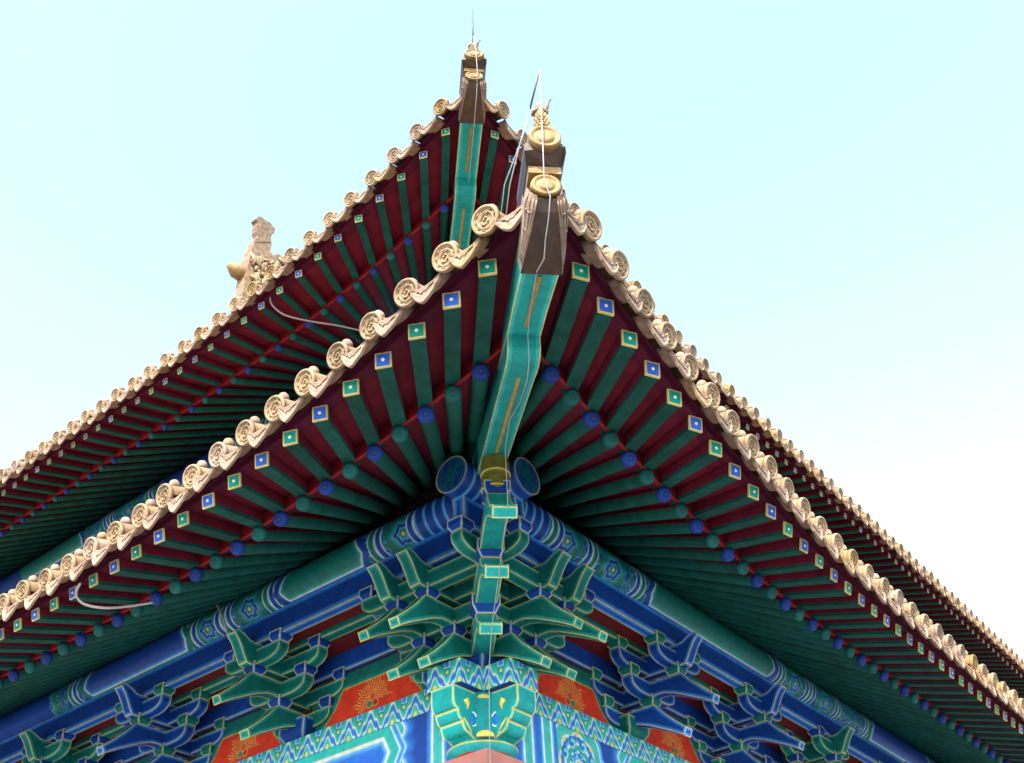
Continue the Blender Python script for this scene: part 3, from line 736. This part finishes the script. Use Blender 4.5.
def arch_colors(side):
    def chev(s, t, p0, p1, sl):
        return np.minimum(s-p0, p1-s)-sl*np.abs(t-2.5)
    def col(s, t):
        # t measured downward from the top of the beam (0..5.2)
        out = np.tile(np.array(BLUE_M), (len(s), 1)).astype(float)
        if side == 'L':
            b0, w0 = 2.2, 5.0; p0, p1 = 8.4, 34
        else:
            b0, w0 = 5.8, 8.8; p0, p1 = 20.0, 60
        # hoop next to the column
        k = s < w0; x = (s-b0)
        out[k] = ramp(np.abs(((x) % (w0-b0))-(w0-b0)/2), [(0, TEAL), (.5, GREEN_L), (.62, WHITE), (.72, WHITE), (.8, BLUE_L), (1.1, BLUE_M), (2.5, BLUE)])[k]
        # whorl zone
        k = (s >= w0) & (s < p0+3)
        dw = s-w0-.0
        wave = .45*np.abs(np.sin(t*1.9))
        out[k] = ramp((p0-s)-wave-.15+0*t, [(-3, TEAL), (-.3, TEAL), (-.1, GREEN_L), (-.03, WHITE), (.08, GOLD), (.14, BLUE_L), (.6, BLUE_M), (1.6, BLUE)])[k]
        if side == 'R':
            cx, cy = 12.2, 3.4; r0 = np.hypot(s-cx, (t-cy)); th = np.arctan2(t-cy, s-cx)
            pet = 1+.13*np.abs(np.cos(th*4)); r = r0/pet
            fl = ramp(r, [(0, GOLD), (.45, GOLD), (.55, WHITE), (.62, BLUE_L), (.95, BLUE), (1.15, BLUE_L), (1.25, WHITE), (1.33, TEAL), (1.7, GREEN_M), (1.95, WHITE), (2.05, BLUE_L), (2.45, BLUE), (2.7, BLUE_L), (2.8, WHITE), (2.9, GOLD), (3.0, GREEN_L), (3.5, TEAL), (3.9, GREEN_L), (4.0, WHITE), (4.1, BLUE_L), (4.6, BLUE_M)])
            k2 = (s > w0) & (r < 4.6) & (s < 17.5); out[k2] = fl[k2]
            for i in range(8):       # curled petals
                a = (i+.5)*math.pi/4
                for rad, sz in ((2.35, .62), (1.2, .36)):
                    x, y = s-(cx+rad*math.cos(a)), t-(cy+rad*math.sin(a)); q = np.hypot(x, y); an = np.arctan2(y, x)
                    sp = (q*5/sz-an) % (2*math.pi); m_ = q < sz
                    out[m_] = ramp(np.abs(sp[m_]-math.pi), [(0, WHITE), (.5, GREEN_L), (1.2, TEAL), (2.2, BLUE_M), (3.2, BLUE)])
                x, y = s-(cx+3.1*math.cos(a+.39)), t-(cy+3.1*math.sin(a+.39)); out[np.hypot(x, y) < .26] = GOLD
        # chevron panel
        d = chev(s, t, p0, p1, .55 if side == 'L' else .8)
        dd = np.minimum(d, t-.15)
        k = d > -.9
        out[k] = ramp(d, [(-.9, WHITE), (-.75, BLUE_L), (-.5, BLUE_M), (-.2, BLUE_L), (-.05, WHITE), (.06, GOLD), (.12, GREEN_L), (.45, TEAL), (1.0, TEAL), (1.2, GREEN_L), (1.3, WHITE)])[k]
        k = d > 0
        inner = np.minimum(d-1.35, t-1.0)
        out[k] = ramp(inner, [(-1.4, GREEN_L), (-1.1, TEAL), (-.45, TEAL), (-.2, GREEN_L), (-.10, WHITE), (-.02, GOLD), (.06, WHITE), (.25, BLUE_L), (.7, BLUE_M), (1.3, (.02, .13, .58)), (4, (.02, .13, .58))])[k]
        return out
    return col
for side in 'LR':
    f = FR[side]; L = LEN[side]
    ar = poly_box('architrave', side, 0.5, L, -1.7, 1.94, PLZ-5.6, PLZ-.003, SETS['blue'], hall)
    painted('painted_decoration', lambda s, t: f(s, 1.97+0*s, PLZ-.01-t), .5, 70, 0, 5.2, .06, .06, arch_colors(side), ar)
    # carved beam head past the column
    b = MB()
    prof = [(0, PLZ-.05), (-5.35, PLZ-.05), (-5.35, PLZ-1.25)]
    # stepped, scalloped nose
    for i, (x0, z0, x1, z1) in enumerate(((-5.35, -3.5, -4.75, -4.4), (-4.75, -4.4, -4.1, -5.3), (-4.1, -5.3, -3.2, -6.25))):
        for k in range(1, 7):
            a = k/6*math.pi/2
            prof.append((x1+(x0-x1)*math.cos(a), z0+(z1-z0)*math.sin(a)))
    prof += [(-2.2, -6.75), (0, -6.75)]
    b.prism([(x, z) for x, z in prof], lambda x, z, t: f(x, t, z), -1.32, 1.32)
    hd = b.build('architrave_head', SETS['teal'], hall, lined=[(.10, 1), (.12, 2)])
    b = MB(); b.lathe([(1.325, .5), (1.35, .45), (1.36, 0)], lambda a, x, y: f(-2.75+x*.7, a, -4.85+y), 14, 0)
    b.tube([f(-2.75+.56*math.cos(a)*.8, 1.36, -4.85+.62*math.sin(a)) for a in np.linspace(-1.7, 1.7, 12)], .07, 6, 1)
    b.tube([f(-3.75, 1.34, -3.25), f(-3.45, 1.34, -3.7), f(-3.5, 1.34, -4.15)], [.30, .2, .05], 6, 2)
    b.tube([f(-4.0, 1.34, -5.0), f(-3.5, 1.34, -5.5), f(-2.9, 1.34, -6.2)], [.05, .09, .05], 6, 2)
    b.build('painted_scroll', [SETS['blue'][3], m_white, m_gold], hd)
b = MB()
for q, z, r in ((1.75, -2.75, .7), (2.45, -6.55, .75)):
    b.lathe([(0, r), (.12, r*.9), (.2, r*.5), (.22, 0)], lambda a, x, y: diag(q+a, x*1.1, z+max(y, -.15)*.7), 16, 0)
b.build('gilded_rosette', [m_gold], hall)
# column head and wall
b = MB(); b.lathe([(-60, 2.6), (-8.6, 2.6), (-7.6, 2.62)], lambda a, x, y: (x-.2, y-.2, a), 32, 0)
b.lathe([(-7.6, 2.62), (-7.1, 3.1), (-6.95, 3.15), (-6.85, 3.05), (-6.8, 2.6), (0, 2.4)], lambda a, x, y: (x-.2, y-.2, a), 32, 1)
b.lathe([(-7.02, 3.12), (-6.93, 3.22), (-6.84, 3.1)], lambda a, x, y: (x-.2, y-.2, a), 32, 2)
b.build('corner_column', [m_red, SETS['teal'][3], m_gold], hall)
b = MB(); b.prism([(-3.3, -3.3), (LEN['R'], -3.3), (LEN['R'], 2), (2, 2), (2, LEN['L']), (-3.3, LEN['L'])], lambda x, y, t: (x, y, t), -55, -8.0)
b.build('plaster_wall', [m_wall], hall)
# upper storey walls, gable roof body
ux, uy, uz = UP
b = MB(); b.prism([(ux-1, uy-1), (LEN['R'], uy-1), (LEN['R'], LEN['L']), (ux-1, LEN['L'])], lambda x, y, t: (x, y, t), 10, uz-.2)
b.build('upper_wall', [m_red], hall)
for side in 'LR':
    lined_bar('plate_beam', side, -PWD, PWD, PLZ, 0, -5, LEN[side], 'blue', 1)
    lined_bar('architrave', side, -1.7, 1.8, PLZ-5.6, PLZ-.01, -3, LEN[side], 'green', 1)
for side in 'LR':
    bracket_set(side, 4.6 if side == 'L' else 5.0, 'green', 1)
    for s, c in SETPOS[side][:3]: bracket_set(side, s, OTHER[c], 1)
# roof over the upper storey behind the tile rows (hip skirt, gable, main slopes)
RV, RZ, GU = 84.0, 121.0, 27.0
b = MB()
def prof_v(v): t = (v+18)/(RV+18); return 53+ (RZ-53)*t**1.12
rows = []
for v in np.linspace(-4, RV, 8):
    u0 = max(GU, v-6) if v > GU else v-2
    rows.append([(min(u0, GU) if v < GU+2 else GU, v, prof_v(v)-5), (LEN['R'], v, prof_v(v)-5)])
b.grid(rows, 0)
rows = [[(u, u+2, prof_v(u+2)-5), (u, 2*RV-u-2, prof_v(u+2)-5)] for u in np.linspace(-6, GU, 5)]
b.grid(rows, 0)
g0 = prof_v(GU+2)-5
b.add([(GU, GU+2, g0), (GU, 2*RV-GU-2, g0), (GU, RV, RZ-2.6)], [[0, 1, 2]], 1)
b.box(lambda x, y, z: (x, y, z), GU-1, GU+4, RV-2.4, RV+2.4, RZ-12, RZ+1, 0)
b.box(lambda x, y, z: (x, y, z), GU+2, LEN['R'], RV-1.6, RV+1.6, RZ-4, RZ+4, 0)
b.build('main_roof', [m_tilep, mat('gable_maroon_board', (0.16, 0.012, 0.012), .7, .3, 3)], hall)
# ------------------------------------------------------------------ ridge-end dragon ornament
def ridge_dragon():
    t = bpy.data.objects.new('ridge_dragon', None); COL.objects.link(t); t.location = W((25, 82, 118))
    tag(t, 'large glazed dragon ornament with upright tail on the ridge beyond the upper left eave', 'roof ornament')
    c = np.array(CP['c'])
    def on(px, py, v):
        x, y = 200+px/6.36, 200+py/6.36
        r = CF+CR*(x-512)/CP['f']-CU*(y-381.5)/CP['f']; k = (v-c[1])/r[1]; return c+k*r
    out = [(235, 800), (262, 620), (290, 480), (308, 380), (330, 300), (350, 245), (368, 212), (356, 195), (362, 135), (352, 118), (372, 102), (402, 118), (440, 146), (478, 182), (470, 212), (450, 230), (458, 288), (445, 322), (500, 352), (555, 345), (590, 400), (625, 440), (640, 800)]
    par = lambda o: setattr(o, 'matrix_parent_inverse', Matrix.Translation(-t.location)) or o
    def slab(name, pts, v1, m):
        P = [on(x, y, 82.0) for x, y in pts]; b = MB(); b.prism([(p[0], p[2]) for p in P], lambda x, z, q: (x, q, z), 82.0-(.12 if name == 'tail' else 0), v1); return par(b.build(name, [m], t))
    body = [(238, 800), (264, 620), (292, 480), (312, 380), (334, 300), (352, 250), (395, 225), (448, 235), (458, 290), (446, 322), (470, 352), (500, 340), (522, 362), (555, 345), (575, 380), (598, 395), (612, 440), (640, 800)]
    slab('body', body, 85.0, mat('tan_glazed_relief', (0.15, 0.085, 0.035), .55, .5, 10, col2=(0.28, 0.19, 0.11), bump=.6))
    slab('tail', [(350, 268), (366, 228), (358, 200), (364, 140), (352, 122), (372, 104), (392, 112), (420, 134), (444, 146), (462, 168), (478, 184), (470, 212), (450, 230), (452, 268)], 83.6, MATS['tan_glazed_relief'])
    b = MB()
    for i in range(90):
        px, py = random.uniform(330, 560), random.uniform(300, 560)
        if py < 330+(px-330)*.35 or px < 330+(480-py)*.12: continue
        p = on(px, py, 81.7); a = random.uniform(0, 6.28); l = random.uniform(.8, 1.9)
        b.tube([(p[0]-l*math.cos(a), 81.8, p[2]-l*math.sin(a)), (p[0], 81.45, p[2]), (p[0]+l*math.cos(a+.9), 81.8, p[2]+l*math.sin(a+.9))], [.3, .5, .2], 6, 0)
    par(b.build('scales', [m_tile], t))
    b = MB(); p0, p1, p2 = on(290, 480, 84), on(225, 450, 84), on(185, 405, 84)
    b.tube([p0, (p0+p1)/2, p1, p2], [1.9, 1.9, 1.7, .9], 8, 0); par(b.build('back_beast', [m_amber], t))
ridge_dragon()
# ------------------------------------------------------------------ roof figures (immortal riding a bird)
def figure(D, label):
    p = Vector(D(37.0, 0, 13.0)); t = bpy.data.objects.new('roof_figure', None); COL.objects.link(t); t.location = W(p)
    tag(t, label, 'roof figure')
    def par(o): o.matrix_parent_inverse = Matrix.Translation(-t.location); return o
    b = MB()
    sx = .78
    b.lathe([(13.0, .55), (13.25, .78), (13.7, .86), (14.2, .80), (14.7, .62), (15.1, .48), (15.5, .4)], lambda a, x, y: D(37.0+y*.6+(a-14)*.05, x*.62, a), 16, 0)
    for i in range(6):
        for j in range(7):
            a = (j-3+.5*(i % 2))*.36; z = 13.35+i*.27; rr = .87-.10*max(0, i-3)
            b.lathe([(0, .17), (.05, .14), (.09, 0)], lambda q, x, y, a=a, z=z, rr=rr: D(37+(rr+q)*.6*math.cos(a), (rr+q)*.62*math.sin(a)+x*.7*math.cos(a), z+y*.9), 7, 0)
    par(b.build('bird', [m_amber], t))
    b = MB()
    b.lathe([(14.9, .46), (15.3, .48), (15.7, .36), (15.95, .16), (16.1, .2), (16.3, .3), (16.5, .24), (16.65, .1), (16.9, .07), (16.95, 0)], lambda a, x, y: D(36.8+y*.8, x*.8, a), 14, 0)
    for sg in (-1, 1): b.tube([D(36.8, sg*.40, 15.6), D(37.15, sg*.42, 15.3), D(37.3, sg*.12, 15.35)], [.15, .13, .08], 6, 0)
    par(b.build('rider', [m_tilep], t))
    b = MB(); b.tube([D(36.9, .3, 15.3), D(37.2, .48, 15.9), D(37.2, .55, 16.35), D(37.25, .8, 16.5)], [.16, .12, .12, .03], 6, 0); par(b.build('bird_head', [m_tilep], t))
figure(D0, 'weathered glazed figure riding a bird at the tip of the nearer, lower eave corner')
figure(D1, 'weathered glazed figure riding a bird at the tip of the farther, upper eave corner')
# ------------------------------------------------------------------ lightning rods, cables, conduits
def wire(name, pts, r, m, label, cat):
    b = MB(); b.tube(pts, r, 6, 0); tag(b.build(name, [m]), label, cat)
wire('lightning_rod', [D0(36.4, -.45, 17.0), D0(37.5, .12, 19.1)], .07, m_rod, 'thin dark rod leaning above the figure on the lower eave corner', 'lightning rod')
wire('lightning_rod', [D1(37.0, 0, 16.6), D1(37.0, .05, 25.5)], .09, m_rod, 'thin dark upright rod above the figure on the upper eave corner', 'lightning rod')
wire('cable', [D0(37.5, .12, 19.1), D0(38.0, -.22, 13.0), D0(37.9, -.28, 10.5), D0(37.3, -.22, 8.6), D0(37.0, .0, 8.0), D0(36.95, .14, 7.5), D0(36.3, .12, 6.7), D0(35.5, .02, 5.95), D0(34.9, -.0, 5.2), D0(34.2, -.3, 5.15), D0(30.5, -.05, 6.75), D0(28.4, .2, 7.3), D0(28.1, .25, 5.6), D0(26, .5, 6.2), D0(23, .55, 7.6), D0(20.5, .15, 8.6), D0(18.2, .1, 8.0), D0(17.75, .2, 3.4), D0(12.8, .15, 1.6), D0(8.3, 0, -.4), D0(6.0, 0, -2.6), D0(4.6, .05, -8), D0(4.75, .05, -30)], .038, m_cable, 'pale cable hanging from the lower rod down the corner beam and bracket arms', 'cable')
wire('cable', [D1(37.2, 0, 17.5), D1(37.9, .1, 12), D1(37.2, .3, 9), D1(36.3, .3, 6.4), D1(34.2, .25, 5.0), D1(29, .3, 7.0), D1(24, .3, 8.3)], .038, m_cable, 'pale cable running down the underside of the upper corner beam', 'cable')
for i, dx in enumerate((-1.35, -1.7)):
    wire('cable', [D0(36.5, -.5, 17.0-i), D0(33.4, dx-.1, 14.4), D0(30.5, dx-.35, 12.1)], .035, m_cable, ['pale wire slanting along the left of the ridge nose, the one tied to the figure', 'pale wire slanting along the left of the ridge nose, beside the first one'][i], 'cable')
fL = FR['L']; fLu = offs('L', 1)
def smooth(pts, n=6):
    out = []
    P = [Vector(p) for p in pts]
    for i in range(len(P)-1):
        a, b_, c_, d = P[max(i-1, 0)], P[i], P[i+1], P[min(i+2, len(P)-1)]
        for k in range(n):
            t = k/n; out.append(.5*((2*b_)+(c_-a)*t+(2*a-5*b_+4*c_-d)*t*t+(3*b_-a-3*c_+d)*t**3))
    return out+[P[-1]]
wire('conduit', smooth([fL(19.9, 30.5, 5.6), fL(21.2, 30, 5.26), fL(21.3, 29, 4.7), fL(20.3, 27.5, 4.5), fL(19.7, 25.5, 5.2), fL(18.9, 23.8, 5.9)]), .12, m_cable, 'pale bent pipe under the lower eave at the far left', 'pipe')
wire('conduit', smooth([fLu(1.3, 30.6, 6.75), fLu(1.5, 30, 5.98), fLu(.73, 28.5, 4.86), fLu(-.75, 25.8, 4.8), fLu(-2.75, 22.7, 4.9), fLu(-3.95, 19.6, 5.3)]), .12, m_cable, 'pale bent pipe under the upper eave, running behind the lower tiles', 'pipe')
wire('strut', [fL(28.8, 10.65, 14.9), fL(26.5, 11.0, 12.0), fL(25.2, 10.7, 9.3)], .13, m_cable, 'short pale grey strut crossing the painted beam above a left bracket', 'strut')
